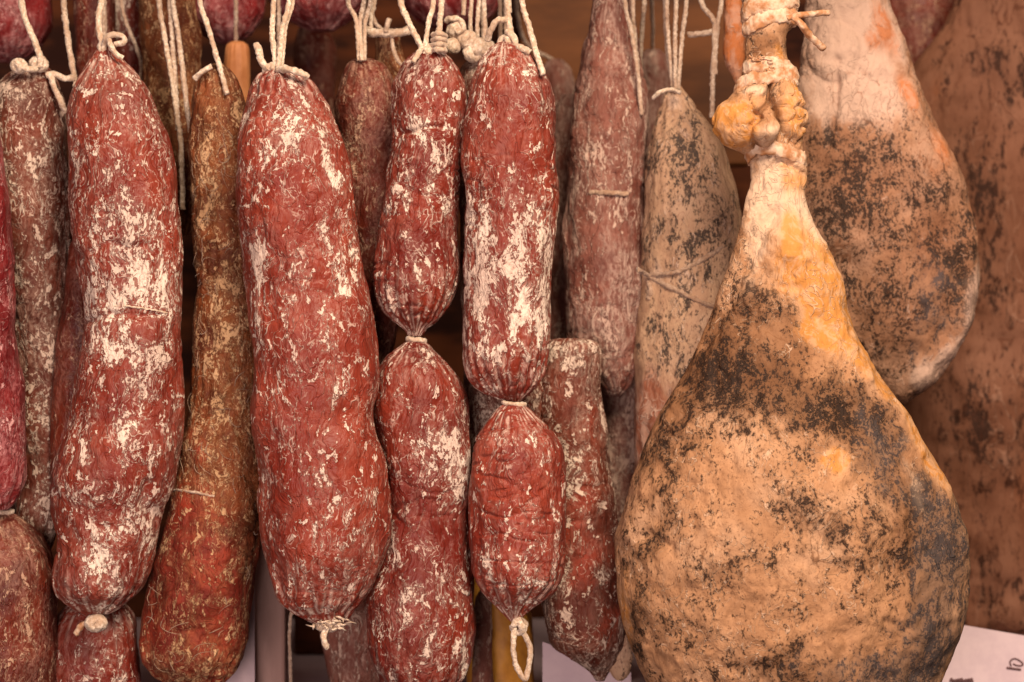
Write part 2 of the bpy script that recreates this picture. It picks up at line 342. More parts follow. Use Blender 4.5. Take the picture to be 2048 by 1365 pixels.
def twine(parent, pts, rpx=7, mat='twine', name='hanging_string', n=None, world=False, strands=3):
    """pts (px, py, depth); a laid twine"""
    Q = pts if world else [P3(*p) for p in pts]
    Lg = sum(math.dist(Q[i], Q[i+1]) for i in range(len(Q)-1)); n = n or max(14, int(Lg/0.0011))
    path = catmull(Q, n); r = rpx*K0*0.76
    path = path + 0.0006*np.stack([fbm(path, 45, 2, 60+i+len(pts)) for i in range(3)], -1)
    V, F = tube(path, r, 12, twist=1.0/(r*1.3), ridge=0.09, strands=strands, rough=r*0.36, seed=len(C.objects))
    return mesh_obj(name, V, F, M[mat], parent)
def join(parts):
    Vs, Fs, o = [], [], 0
    for V, F in parts:
        Vs.append(V); Fs += [[i+o for i in f] for f in F]; o += len(V)
    return np.vstack(Vs), Fs
def knot(parent, px, py, depth, r, mat='twine', name='knot', seed=1, turns=5, sq=(1, 0.8, 0.7), rp=6):
    """a lumpy wound knot: one cord wound over itself"""
    R = random.Random(seed); k = kk(depth); c = np.array(P3(px, py, depth)); t = np.linspace(0, 1, 46*turns)
    a1 = t*turns*2*np.pi; a2 = t*2*np.pi*(1.37 + R.random()) + R.random()*6
    path = np.stack([np.cos(a1)*np.cos(a2), np.sin(a1), np.cos(a1)*np.sin(a2)], -1)[:, [0, 2, 1]]*np.array([sq[0], sq[2], sq[1]])*r*k*0.75 + c
    V, F = tube(path, rp*K0, 8, twist=300, ridge=0.25, rough=0.0006, seed=seed)
    return mesh_obj(name, V, F, M[mat], parent)
def ring(parent, B, py, th0=0, th1=2*np.pi, tilt=0.0, rpx=5, mat='twine', name='tie', off=0.0, wob=0.0, flat=0.8, n=None, rough=0.0006, sag=0.0, ridge=0.3, ph=0.0):
    n = n or 90; t = np.linspace(th0, th1, n); yy = py + tilt*np.cos(t + ph) + sag*np.sin(t) + wob*np.sin(3*t+py)
    path = B.surf(yy, t, off); nrm = np.stack([np.cos(t), np.sin(t), 0*t], -1)
    V, F = tube(path, rpx*K0, 12, twist=220, ridge=ridge, flat=flat, rough=rough, seed=int(py) + n, up=nrm)
    return mesh_obj(name, V, F, M[mat], parent)

TOP = -190      # photo row of the rail, above the frame
def creases(lst):
    """shallow grooves pressed into a casing: (polyline in photo pixels, width, depth)"""
    def f(px, py, th):
        d = np.zeros(len(px))
        for pts, w, a in lst: d -= a*np.exp(-(seg_dist(px, py, pts)/w)**2)
        return d
    return f

# ------------------------------------------------------------------ setting: back wall and counter
def box(name, x0, x1, y0, y1, z0, z1, mat, parent=None, bev=0.0):
    V = [(x, y, z) for x in (x0, x1) for y in (y0, y1) for z in (z0, z1)]
    F = [[0,1,3,2],[4,6,7,5],[0,4,5,1],[2,3,7,6],[0,2,6,4],[1,5,7,3]]
    o = mesh_obj(name, np.array(V, float), F, mat, parent, smooth=False)
    if bev:
        b = o.modifiers.new('b', 'BEVEL'); b.width = bev; b.segments = 2
    return o
wall = box('back_wall', -0.95, 0.95, 0.62, 0.66, -0.60, 0.75, M['wood']); wall['kind'] = 'structure'
bx0, _, bz0 = P3(1040, 330, 0.45); bx1, _, bz1 = P3(1500, -160, 0.45)
bd = box('wooden_board', bx0, bx1, 0.45, 0.48, bz0, bz1, M['board'], bev=0.003); bd['label'] = 'orange brown wooden board behind the slim neck of the mauve sausage'; bd['category'] = 'board'
ctr = box('counter', -0.95, 0.95, 0.16, 0.60, -0.335, -0.305, M['paper'], bev=0.004); ctr['kind'] = 'structure'
for nm, yy in (('hanging_rail', 0.0), ('hanging_rail', 0.13)):
    x0 = P3(0, TOP, yy)[2]
    V, F = tube(np.stack([np.linspace(-0.75, 0.75, 30), np.full(30, yy), np.full(30, x0)], -1), 0.007, 16, up=(0, 0, 1))
    o = mesh_obj(nm, V, F, M['steel']); o['kind'] = 'structure'

# ------------------------------------------------------------------ front salami
def base_loc(px, py, d): return P3(px, py, d)

# A: left salami heavily dusted with white bloom
A = Body([(92,203,219),(102,194,229),(118,184,243),(150,165,270),(200,141,303),(250,132,325),(300,137,342),(400,140,352),(450,142,357),(490,148,360),(520,158,360),(560,163,359),(620,174,362),(650,173,365),(700,165,365),(740,155,366),(800,148,364),(850,140,362),(900,125,357),(950,108,347),(980,104,338),(1010,104,324),(1050,108,315),(1100,113,306),(1150,111,297),(1180,117,283),(1200,132,262),(1220,155,234),(1234,175,208),(1240,182,200)], 0.0)
tA = thing('salami', 'wide salami thickly dusted with white bloom, round white knot at its tapered bottom', 'salami', P3(192,1262,0))
A.build('casing', M['red'], tA, 300, 140, seed=1, sculpt=creases([([(142,480),(150,505),(175,515)],8,0.004),([(205,508),(240,490),(275,500),(310,494)],6,0.0022),([(172,645),(205,640),(235,630),(270,630),(300,636),(330,628)],6,0.003),([(165,690),(150,735)],9,0.003),([(310,960),(300,1000),(320,1040)],10,0.004),([(108,955),(130,985)],9,0.003)]), pleat=(0.10, 0.10), pl_len=(70, 75), attrs={'bloom': [(260,560,120,90,1.5),(240,610,120,30,0.6),(215,690,70,80,0.6),(300,720,60,110,0.55),(230,430,90,60,0.6),(260,230,40,50,0.5),(300,860,45,140,0.7),(250,1060,60,50,0.9),(310,1000,30,80,0.6),(180,960,50,60,0.3),(200,1150,60,40,0.2)], 'clean': [(240,330,60,50,0.6),(260,820,50,40,0.5)]})
twine(tA, [(205,TOP,0),(203,-20,0),(197,40,-0.002),(203,88,-0.004),(208,104,-0.004)], 8)
knot(tA, 212, 98, -0.002, 20, seed=3, turns=4, sq=(0.8, 0.9, 0.8), rp=6)
twine(tA, [(208,92,-0.006),(214,74,-0.012),(232,70,-0.014),(247,76,-0.013),(246,86,-0.012),(228,90,-0.012)], 7.5, name='string_end')
twine(tA, [(218,78,-0.012),(224,96,-0.016),(234,110,-0.017),(246,118,-0.016)], 7, name='string_end')
k_ = knot(tA, 192, 1246, -0.012, 17, seed=9, turns=6, sq=(1.15, 0.75, 0.8), rp=9)
twine(tA, [(180,1244,-0.008),(165,1250,-0.01),(152,1268,-0.008)], 8, 'cord', 'string_end')
ring(tA, A, 632, np.pi*1.40, np.pi*1.80, 3, 1.7, name='casing_crease', off=0.0, sag=16, wob=2.5, mat='twine')

# B: large central salami
B = Body([(138,535,582),(146,515,605),(158,503,620),(175,495,634),(200,489,651),(250,484,672),(300,480,690),(350,478,703),(400,480,712),(450,482,717),(500,484,721),(550,488,728),(600,496,738),(650,503,746),(700,509,751),(750,512,754),(800,509,752),(830,508,747),(870,510,753),(900,515,762),(950,521,772),(1000,522,776),(1050,525,776),(1090,529,773),(1120,533,764),(1150,538,749),(1180,545,737),(1200,553,725),(1220,576,706),(1240,612,690),(1250,632,680)], -0.02)
tB = thing('salami', 'largest bright red salami in the middle, frayed white tuft at its bottom', 'salami', P3(655,1290,-0.02))
B.build('casing', M['red_b'], tB, 300, 150, seed=2, pleat=(0.08, 0.10), pl_len=(50, 90), attrs={'bloom': [(600,280,50,60,0.5),(540,240,40,60,0.35),(660,330,25,120,0.5),(520,560,40,90,0.4),(590,640,60,70,0.25),(700,480,25,160,0.55),(680,780,45,40,0.5),(600,700,40,80,0.4),(670,880,50,40,0.4),(650,1170,40,40,0.3),(510,420,25,120,0.3)], 'clean': [(580,400,50,60,0.9),(610,480,50,40,0.7),(570,680,25,50,0.8),(620,1000,70,60,0.4),(650,1080,60,40,0.4)]})
twine(tB, [(560,TOP,0),(548,-10,-0.02),(545,60,-0.024),(551,138,-0.03)], 7)
twine(tB, [(590,TOP,0),(580,-10,-0.022),(566,60,-0.028),(556,138,-0.034)], 7)
twine(tB, [(595,TOP,0),(587,-10,-0.018),(572,60,-0.022),(562,138,-0.03)], 5)
knot(tB, 552, 140, -0.025, 24, seed=12, turns=4, sq=(1.2, 0.5, 0.9), rp=7)
twine(tB, [(556,138,-0.036),(580,140,-0.046),(600,146,-0.046),(614,154,-0.042)], 9, name='string_end')
twine(tB, [(535,138,-0.028),(522,122,-0.03),(517,104,-0.03),(512,88,-0.026)], 9, name='string_end')
knot(tB, 655, 1250, -0.028, 24, seed=5, turns=5, sq=(1.2, 0.55, 0.8), rp=6, name='knot')
tuft = []
R_ = random.Random(8)
for i in range(46):
    a = R_.uniform(0, 2*np.pi); ln = R_.uniform(10, 30); bx, by = 655 + R_.uniform(-28, 34), 1247 + R_.uniform(-8, 8)
    dx = math.cos(a)*ln*1.0; dy = abs(math.sin(a))*ln*0.35 - 3
    pts = [P3(bx, by, -0.03), P3(bx+dx*0.5, by+dy*0.4+R_.uniform(-5,5), -0.034-R_.random()*0.006), P3(bx+dx, by+dy+R_.uniform(-4,6), -0.03)]
    tuft.append(tube(catmull(pts, 9), R_.uniform(1.6, 3.4)*K0, 5, taper=[(0,1),(1,0.5)]))
mesh_obj('frayed_tuft', *join(tuft), M['twine'], tB)
twine(tB, [(655,1252,-0.032),(648,1272,-0.036),(650,1288,-0.036),(654,1296,-0.034)], 8, name='string_end')

# C: chain of two salami
Cu = Body([(96,845,868),(106,828,884),(120,814,900),(140,802,916),(165,791,930),(190,786,935),(225,784,937),(270,784,930),(300,783,925),(350,772,922),(400,762,920),(450,755,918),(500,750,915),(550,748,911),(580,750,907),(610,757,899),(635,776,883),(652,797,864),(664,810,850),(674,816,843)], 0.015)
Cl = Body([(680,816,844),(690,803,860),(705,787,878),(725,770,898),(750,760,915),(800,756,930),(850,758,935),(900,762,937),(950,767,938),(1000,770,938),(1050,771,940),(1090,764,942),(1150,745,943),(1200,733,943),(1250,732,942),(1300,738,938),(1340,748,930),(1370,765,914),(1395,795,885),(1402,805,872)], 0.012)
tC = thing('salami_chain', 'two linked deep red salami pinched by a thin pale tie, right beside the largest salami', 'salami', P3(838,1402,0.012))
Cu.build('upper_link', M['red_c'], tC, 220, 130, seed=4, sculpt=creases([([(800,270),(835,272),(850,262),(890,262)],5,0.003)]), pleat=(0.10, 0.14), pl_len=(50, 95), npl=19, attrs={'bloom': [(860,275,70,50,0.9),(860,330,60,60,0.6),(870,220,40,40,0.4),(800,560,50,40,0.35),(880,540,40,60,0.45),(840,160,60,40,0.25)], 'clean': [(830,430,40,50,0.5)]})
Cl.build('lower_link', M['red_c'], tC, 240, 130, seed=6, pleat=(0.08, 0.10), pl_len=(50, 60), attrs={'bloom': [(890,940,50,60,0.9),(840,740,50,30,0.35),(915,900,20,60,0.6),(880,880,40,40,0.5),(880,1250,40,60,0.4),(800,1290,40,30,0.35)], 'clean': [(830,980,50,50,0.8),(860,1130,50,40,0.4)]})
ring(tC, Cl, 680, 0, 2*np.pi, 2, 5, name='tie', off=0.001, flat=1)
twine(tC, [(790,TOP,0),(800,-15,0.012),(815,40,0.006),(838,85,0.004),(850,108,0.004)], 8)
twine(tC, [(872,TOP,0),(868,-10,0.01),(858,40,0.006),(850,95,0.002)], 6.5)
twine(tC, [(885,TOP,0),(884,-10,0.012),(880,40,0.008),(876,75,0.006),(872,112,0.006)], 8)
for q in range(4): twine(tC, [(866-q,70+q*10,0.004),(877,66+q*11,-0.006),(890,72+q*10,0.002),(882,84+q*9,0.01)], 7, name='string_wrap')
twine(tC, [(846,96,0.0),(836,110,-0.004),(826,126,-0.006)], 7, name='string_end')
knot(tC, 856, 104, 0.006, 18, seed=21, turns=4, rp=6)

# D: chain of two salami, upper half white
Du = Body([(86,995,1028),(96,982,1046),(110,970,1062),(130,957,1080),(160,945,1099),(200,938,1109),(250,933,1115),(300,931,1117),(350,930,1116),(400,928,1114),(450,927,1110),(500,926,1107),(550,925,1104),(600,923,1102),(650,921,1101),(700,922,1099),(735,929,1094),(765,945,1084),(785,966,1068),(797,990,1052),(804,1005,1044)], 0.0)
Dl = Body([(808,1008,1044),(818,997,1056),(835,984,1072),(855,970,1095),(880,955,1114),(910,947,1126),(950,943,1131),(1000,942,1133),(1050,942,1134),(1100,942,1133),(1140,944,1128),(1165,949,1118),(1190,963,1100),(1210,985,1076),(1230,1007,1052),(1243,1020,1040)], -0.012)
tD = thing('salami_chain', 'two linked salami, the upper one white-bloomed in its lower half, string loop hanging underneath', 'salami', P3(1045,1365,-0.01))
Du.build('upper_link', M['red'], tD, 260, 140, seed=8, pleat=(0.08, 0.13), pl_len=(55, 90), npl=21, attrs={'bloom': [(1020,560,130,130,1.35),(1060,470,80,60,0.7),(980,700,80,60,0.7),(1060,640,40,90,0.5),(950,560,30,160,0.3),(1000,760,80,25,-0.3)], 'clean': [(1010,280,60,80,0.8),(1000,200,60,50,0.3),(1010,340,80,40,0.3)]})
Dl.build('lower_link', M['red_b'], tD, 220, 140, seed=11, pleat=(0.07, 0.13), pl_len=(50, 90), npl=17, attrs={'bloom': [(1030,875,70,10,0.5),(1080,1110,50,40,0.5),(1000,1110,50,50,0.3),(1100,950,30,60,0.2)], 'clean': [(1030,840,70,30,1.0),(1010,960,60,60,0.5),(1050,1010,40,40,0.4)]})
ring(tD, Dl, 808, 0, 2*np.pi, 2, 4.5, name='tie', off=0.001, flat=1)
twine(tD, [(1012,TOP,0),(1015,-10,0),(1016,40,-0.002),(1020,70,-0.003),(1012,100,-0.003)], 9)
twine(tD, [(1032,TOP,0),(1042,-10,-0.004),(1058,55,-0.008),(1072,105,-0.016),(1086,150,-0.022)], 7.5)
twine(tD, [(1014,62,-0.006),(1028,78,-0.008),(1032,94,-0.008)], 9, name='string_wrap')
twine(tD, [(1030,94,-0.01),(1046,98,-0.016),(1060,106,-0.016)], 9, name='string_end')
twine(tD, [(1012,40,-0.004),(996,40,-0.01),(982,58,-0.008),(975,82,-0.002)], 8, name='string_end')
knot(tD, 1014, 86, -0.002, 19, seed=31, turns=4, rp=6)
knot(tD, 1038, 1252, -0.016, 20, seed=33, turns=4, sq=(0.9, 0.9, 0.8), rp=6, name='knot')
twine(tD, [(1030,1256,-0.018),(1026,1290,-0.018),(1030,1325,-0.016),(1042,1350,-0.016),(1052,1358,-0.014),(1058,1330,-0.014),(1060,1300,-0.014),(1052,1275,-0.016),(1042,1258,-0.018)], 7, name='string_loop')

# ------------------------------------------------------------------ second row
def sausage(name, label, cat, outline, depth, mat, seed, strings=(), ny=150, nt=80, kz=0.95, attrs=None, lump=1.0, pleat=(0.07, 0.07), pl_len=(55, 55), part='casing', wr=1.0, smat='twine_b', srad=6, group=None):
    b = Body(outline, depth, kz); r = outline[-1]
    t = thing(name, label, cat, P3((r[1]+r[2])/2, r[0], depth), group)
    b.build(part, M[mat], t, ny, nt, lump=lump, seed=seed, attrs=attrs, pleat=pleat, pl_len=pl_len, wr=wr)
    for st in strings: twine(t, st, srad, smat)
    return t, b

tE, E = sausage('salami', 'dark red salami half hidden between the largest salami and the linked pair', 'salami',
    [(118,712,745),(126,698,762),(140,688,778),(165,676,794),(200,668,802),(235,673,804),(270,684,803),(300,690,802),(400,697,800),(500,700,800),(600,704,798),(680,712,792),(730,728,775),(745,742,760)], 0.07, 'brown_red', 14,
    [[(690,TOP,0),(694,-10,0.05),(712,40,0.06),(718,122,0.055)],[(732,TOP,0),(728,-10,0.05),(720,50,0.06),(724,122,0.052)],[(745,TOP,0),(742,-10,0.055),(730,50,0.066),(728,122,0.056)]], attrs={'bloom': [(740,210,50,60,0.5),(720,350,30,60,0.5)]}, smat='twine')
tF, F_ = sausage('salami', 'brownish salami with grey patchy bloom, round white knot on its neck', 'salami',
    [(126,60,88),(138,40,98),(152,18,106),(175,-5,116),(210,-22,126),(300,-30,133),(400,-22,136),(500,0,140),(600,15,140),(700,28,136),(800,34,131),(900,38,127),(1000,30,118),(1080,28,108),(1130,45,90),(1145,58,78)], 0.06, 'mouldy', 15,
    [[(35,TOP,0.0),(42,-10,0.04),(60,60,0.04),(80,110,0.035),(80,135,0.035)],[(118,TOP,0.0),(126,-10,0.05),(136,80,0.055),(148,150,0.055),(152,175,0.05)]], ny=200, nt=100, attrs={'bloom': [(60,300,70,120,0.7),(70,560,50,60,0.4),(70,700,50,60,0.5),(40,190,40,30,0.6),(60,880,50,60,0.3)]}, smat='twine', srad=8)
knot(tF, 78, 128, 0.04, 18, seed=41, turns=4, rp=7)
knot(tF, 38, 132, 0.03, 13, seed=42, turns=4, rp=8, name='knot')
twine(tF, [(74,138,0.034),(56,140,0.028),(40,134,0.026)], 8, name='string_end')
twine(tF, [(92,150,0.045),(112,150,0.045),(130,158,0.048),(148,156,0.05)], 9, name='string_end')
twine(tF, [(100,152,0.045),(108,175,0.04),(122,205,0.04),(132,225,0.045)], 8, name='string_end')

tG = thing('salami_chain', 'crimson linked salami cut by the left picture edge, pinched low down', 'salami', P3(10,1480,-0.01))
Gu = Body([(150,-95,-60),(200,-125,-22),(300,-142,4),(350,-145,10),(400,-145,14),(500,-142,19),(600,-140,25),(650,-138,29),(700,-132,36),(800,-126,42),(900,-120,46),(960,-105,43),(995,-75,32),(1014,-30,20),(1020,-14,14)], 0.0)
Gl = Body([(1022,-14,16),(1030,-32,36),(1048,-58,60),(1075,-80,84),(1115,-93,103),(1200,-98,112),(1300,-98,113),(1380,-92,105),(1440,-60,70),(1470,-15,25)], 0.02)
Gu.build('upper_link', M['crimson'], tG, 180, 100, seed=16); Gl.build('lower_link', M['brown_red'], tG, 140, 100, seed=17, attrs={'bloom': [(50,1100,60,50,0.3),(60,1280,50,50,0.7),(30,1160,40,40,0.4)]})
twine(tG, [(-60,TOP,0),(-78,160,0)], 7); ring(tG, Gl, 1024, name='tie', rpx=5, off=0.001, flat=1)

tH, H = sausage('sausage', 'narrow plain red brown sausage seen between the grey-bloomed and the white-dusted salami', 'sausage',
    [(470,155,175),(490,142,185),(540,130,196),(650,121,196),(750,115,195),(900,106,190),(1000,108,186),(1060,130,170),(1080,145,158)], 0.045, 'brown_red', 18, [[(205,TOP,0.0),(206,100,0.045),(190,300,0.05),(165,480,0.045)]], attrs={'clean': [(150,700,90,400,0.8)]})
tH2, H2 = sausage('salami', 'plain red salami end peeking out below the round white knot', 'salami',
    [(1190,170,215),(1205,145,240),(1230,120,262),(1265,104,274),(1310,99,279),(1365,101,279),(1430,115,262),(1465,160,220)], 0.05, 'red_c', 19, [[(207,TOP,0.13),(210,150,0.1),(210,600,0.075),(192,1200,0.05)]], attrs={'clean': [(160,1290,60,60,0.9)], 'bloom': [(240,1310,30,40,0.5)]})

tI, I_ = sausage('salami', 'leaning orange brown salami with furry bloom, between the two widest salami', 'salami',
    [(128,425,446),(140,405,460),(165,392,474),(220,386,490),(300,386,504),(400,388,510),(500,390,515),(600,392,519),(700,388,520),(780,380,520),(850,370,520),(900,358,522),(950,352,524),(1000,345,525),(1050,332,524),(1100,318,519),(1150,305,512),(1200,295,505),(1250,289,498),(1300,288,488),(1340,302,473),(1365,332,448),(1380,355,425)], 0.04, 'orange', 22,
    [[(385,TOP,0),(397,-10,0.03),(422,70,0.025),(438,130,0.025),(455,190,0.018)]], ny=260, nt=120, attrs={'bloom': [(440,300,60,120,0.6),(450,640,60,160,0.55),(450,870,50,50,0.4),(400,1300,60,40,0.5)], 'clean': [(390,1180,120,90,0.5)], 'redden': [(390,1230,160,200,1.5),(380,1050,60,80,0.4),(400,900,60,40,0.4)]}, smat='twine', srad=7, wr=1.5)
twine(tI, [(390,158,0.022),(405,144,0.018),(424,134,0.018)], 8, name='string_end')
for y0, tl in ((985, 8),): ring(tI, I_, y0, np.pi, 2*np.pi, tl, 2.5, 'twine_b', 'tie', off=0.0006, wob=3)
fib = []
R_ = random.Random(77)
for i in range(150):
    py = R_.uniform(240, 1340); th = R_.uniform(-2.7, -0.45); a = R_.uniform(0, 6.28); L_ = R_.uniform(14, 50); cv = R_.uniform(-1.6, 1.6); pts = []
    for q in range(6):
        f = q/5.0; aa = a + cv*f; py2 = py + math.sin(aa)*L_*f; th2 = th + math.cos(aa)*L_*f/75.0
        pts.append(I_.surf(np.array([py2]), np.array([th2]), 0.0006 + 0.0022*math.sin(f*3.1)*R_.random())[0])
    fib.append(tube(catmull(pts, 10), R_.uniform(0.45, 0.95)*K0, 4, taper=[(0,.6),(.4,1),(1,.3)]))
o = mesh_obj('casing_fibres', *join(fib), M['twine_c'], tI); o['kind'] = 'stuff'

tK, Kb = sausage('salami', 'white-bloomed salami mostly hidden behind the linked pair with the string loop', 'salami',
    [(112,945,985),(125,930,1000),(150,918,1020),(200,915,1050),(300,918,1070),(500,925,1085),(700,932,1099),(800,935,1100),(870,936,1099),(930,950,1085),(970,990,1045)], 0.075, 'mouldy', 23,
    [[(940,TOP,0.05),(943,-10,0.06),(940,40,0.06),(946,110,0.06)],[(962,TOP,0.05),(958,-10,0.06),(955,50,0.055),(953,110,0.055)],[(972,TOP,0.05),(968,-10,0.06),(970,60,0.055),(965,110,0.055)],[(925,TOP,0.05),(928,-10,0.06),(927,30,0.062)]], attrs={'bloom': [(1000,800,120,120,0.7)]}, smat='twine')
for q, (kx, ky, r) in enumerate(((912,60,18),(935,80,20),(958,95,20),(975,100,17),(905,92,15),(945,108,18))): knot(tK, kx, ky, 0.05, r, seed=50+q, turns=4, rp=8)
twine(tK, [(892,42,0.05),(905,36,0.045),(922,42,0.045),(926,58,0.045),(912,66,0.045)], 8, name='string_end')

tL, Lb = sausage('salami', 'brown salami with dusty bloom hanging close beside the large ham, square shoulder at top', 'salami',
    [(677,1118,1165),(682,1102,1184),(694,1092,1195),(720,1085,1199),(780,1080,1202),(850,1075,1212),(950,1075,1223),(1050,1076,1236),(1150,1079,1246),(1230,1087,1249),(1290,1108,1248),(1322,1150,1234),(1345,1180,1216),(1362,1192,1208)], 0.065, 'mouldy', 24,
    [[(1010,TOP,0.13),(1015,100,0.11),(1050,300,0.085),(1070,640,0.07),(1120,690,0.065)]], ny=200, nt=100, attrs={'bloom': [(1140,730,60,40,0.5),(1130,900,60,100,0.3)], 'clean': [(1170,1150,60,200,0.5)], 'redden': [(1170,1150,90,220,0.45),(1190,800,30,60,0.4)]})
Ct = Body([(1270,1232,1252),(1300,1222,1262),(1330,1218,1266),(1352,1225,1255),(1362,1235,1245)], 0.06, 0.4); Ct.build('casing_tail', M['greyham'], tL, 40, 40, seed=3, lump=1.8)

tM, Mb = sausage('sausage', 'long dusty mauve sausage tapering to a slim neck at the top edge', 'sausage',
    [(-90,1205,1248),(-40,1193,1258),(0,1187,1265),(60,1178,1272),(120,1165,1279),(180,1152,1286),(250,1140,1294),(300,1135,1297),(400,1132,1295),(500,1130,1291),(600,1132,1287),(690,1138,1285),(735,1155,1281),(768,1188,1268),(788,1210,1248),(794,1222,1238)], 0.12, 'mauve', 25,
    [[(1240,TOP,0.13),(1248,-10,0.09),(1262,60,0.088),(1274,130,0.09),(1284,230,0.095)],[(1225,TOP,0.13),(1226,-80,0.12)],[(1262,TOP,0.13),(1265,-10,0.1),(1268,60,0.1),(1276,140,0.105)]], ny=220, nt=110, attrs={'bloom': [(1200,400,50,40,0.6),(1240,300,50,100,0.3),(1230,640,40,60,0.3)], 'clean': [(1220,470,40,60,0.5)]}, pleat=(0.05,0.08), pl_len=(200,60))
ring(tM, Mb, 392, np.pi*1.35, np.pi*1.65, 3, 5, 'twine_c', 'tie', off=0.001)
tM2, M2 = sausage('sausage', 'dark sausage in shade just left of the long dusty mauve one', 'sausage',
    [(190,1120,1160),(215,1108,1180),(260,1100,1190),(400,1096,1195),(600,1096,1195),(740,1110,1185),(790,1140,1160)], 0.19, 'mauve', 26, [[(1215,TOP,0.13),(1190,60,0.17),(1145,200,0.19)]], ny=100, nt=60)
tT, Tb = sausage('sausage', 'dim mauve sausage low in the gap left of the large ham', 'sausage',
    [(690,1225,1270),(720,1205,1290),(780,1195,1302),(900,1195,1305),(1050,1195,1305),(1200,1200,1300),(1280,1225,1275),(1300,1240,1260)], 0.17, 'mauve', 27, [[(1290,TOP,0.13),(1289,0,0.13),(1280,130,0.15),(1258,705,0.17)]], ny=120, nt=70, attrs={'bloom': [(1240,950,60,200,0.5)]})
tN, Nb = sausage('sausage', 'tan grey sausage with dark mould specks and netting twine, between mauve sausage and large ham', 'sausage',
    [(172,1342,1362),(184,1332,1370),(200,1322,1384),(225,1314,1402),(260,1305,1428),(300,1298,1448),(350,1293,1462),(400,1290,1470),(450,1287,1474),(535,1285,1476),(552,1286,1474),(600,1283,1476),(700,1278,1472),(800,1272,1466),(900,1268,1460),(1000,1272,1450),(1100,1300,1420),(1140,1340,1380)], 0.10, 'greyham', 28,
    [[(1330,TOP,0.13),(1334,-10,0.09),(1336,60,0.09),(1345,180,0.09)],[(1345,TOP,0.13),(1352,-10,0.085),(1350,80,0.085),(1350,180,0.085)],[(1375,TOP,0.13),(1374,-10,0.09),(1364,80,0.09),(1355,180,0.088)],[(1322,TOP,0.13),(1330,-10,0.1),(1333,80,0.1),(1346,180,0.095)]],
    ny=240, nt=120, attrs={'dark': [(1370,300,60,100,0.5),(1400,450,50,60,0.3),(1340,400,50,100,0.2),(1360,720,60,60,0.2)], 'orange': [(1300,860,60,120,1.1)], 'brown': [(1310,780,60,80,0.5)], 'pale': [(1345,210,40,40,0.6),(1330,560,80,50,0.4)]}, pleat=(0.10,0.05))
twine(tN, [(1306,196,0.075),(1322,184,0.07),(1342,180,0.075),(1360,186,0.078)], 6, 'twine', 'string_end')
for a in ([(1276,540),(1300,556),(1340,580),(1390,605),(1440,622)], [(1300,552),(1345,548),(1385,530),(1420,508),(1450,482)], [(1292,556),(1300,580),(1296,600)]):
    twine(tN, [tuple(Nb.front(np.clip(x, 1289, 1470), y, 0.001)) if x > 1288 else P3(x, y, 0.06) for x, y in a], 6.5, 'twine_c', 'netting_twine', world=True)
# strings of the neighbours hung between tan sausage and ham: a tapered orange sausage end
tY, Yb = sausage('sausage', 'small orange tapered sausage end at the top, left of the ham knuckle', 'sausage',
    [(-120,1455,1475),(-80,1448,1486),(0,1447,1489),(60,1446,1490),(110,1447,1489),(135,1455,1485),(155,1466,1482),(170,1472,1478)], 0.12, 'ham_b', 29, [[(1465,TOP,0.13),(1465,-115,0.12)]], ny=90, nt=60, attrs={'orange': [(1468,40,80,200,1.4)]})
twine(tY, [(1380,TOP,0.13),(1400,-10,0.11),(1424,35,0.1),(1430,60,0.1),(1426,150,0.1),(1424,235,0.1)], 7, 'twine_b')
twine(tY, [(1450,TOP,0.13),(1444,-10,0.11),(1437,40,0.1),(1432,90,0.1),(1430,150,0.1)], 6, 'twine_b')
twine(tY, [(1376,70,0.105),(1400,68,0.1),(1424,64,0.098)], 8, 'twine_b', 'string_end')

# ------------------------------------------------------------------ hams
def blob(px, py, cx, cy, rx, ry, rot=0):
    c, s_ = math.cos(math.radians(rot)), math.sin(math.radians(rot)); dx, dy = px-cx, py-cy; u, v = (dx*c+dy*s_)/rx, (-dx*s_+dy*c)/ry
    return np.sqrt(np.clip(1 - u*u - v*v, 0, 1))
def ham_sculpt(px, py, th):
    d = np.maximum.reduce([0.013*blob(px, py, 1486, 250, 58, 62, 15), 0.018*blob(px, py, 1520, 268, 30, 34, 25), 0.007*blob(px, py, 1575, 225, 38, 60, -20), 0.009*blob(px, py, 1500, 192, 30, 16, -20)])
    for pts, w, a in (([(1537,165),(1534,200),(1546,232),(1552,262),(1545,292),(1530,312)], 5, 0.007), ([(1506,232),(1515,244),(1501,262),(1500,280),(1512,300)], 4, 0.006),
                      ([(1532,208),(1520,224),(1508,236)], 4, 0.004), ([(1490,118),(1520,105),(1545,92)], 5, 0.002), ([(1548,128),(1575,138),(1594,156)], 4, 0.003), ([(1530,340),(1560,322),(1608,350)], 5, 0.004)):
        d = d - a*np.exp(-(seg_dist(px, py, pts)/w)**2)
    d += 0.006*np.exp(-(seg_dist(px, py, [(1560,480),(1640,620),(1690,720),(1790,850),(1850,950),(1900,1050),(1990,1220)])/30)**2)      # shin ridge running down the right flank
    d -= 0.004*np.exp(-(seg_dist(px, py, [(1545,430),(1470,560),(1400,700)])/12)**2)
    d += 0.010*np.exp(-((px-1500)/190)**2 - ((py-980)/190)**2) - 0.003*np.exp(-(seg_dist(px, py, [(1230,1090),(1290,1060),(1330,1080)])/9)**2)
    d += 0.004*fbm(np.stack([px, py, 0*px], -1), 1/70.0, 3, 91)*sstep(380, 600, py) + 0.0022*fbm(np.stack([px, py*0.7, 0*px], -1), 1/15.0, 3, 92)*sstep(60, 130, py) - 0.0035*sstep(0.12, 0.0, np.abs(fbm(np.stack([px, py*0.8, 0*px], -1), 1/24.0, 2, 93)))*sstep(170, 190, py)*sstep(340, 310, py)
    return d
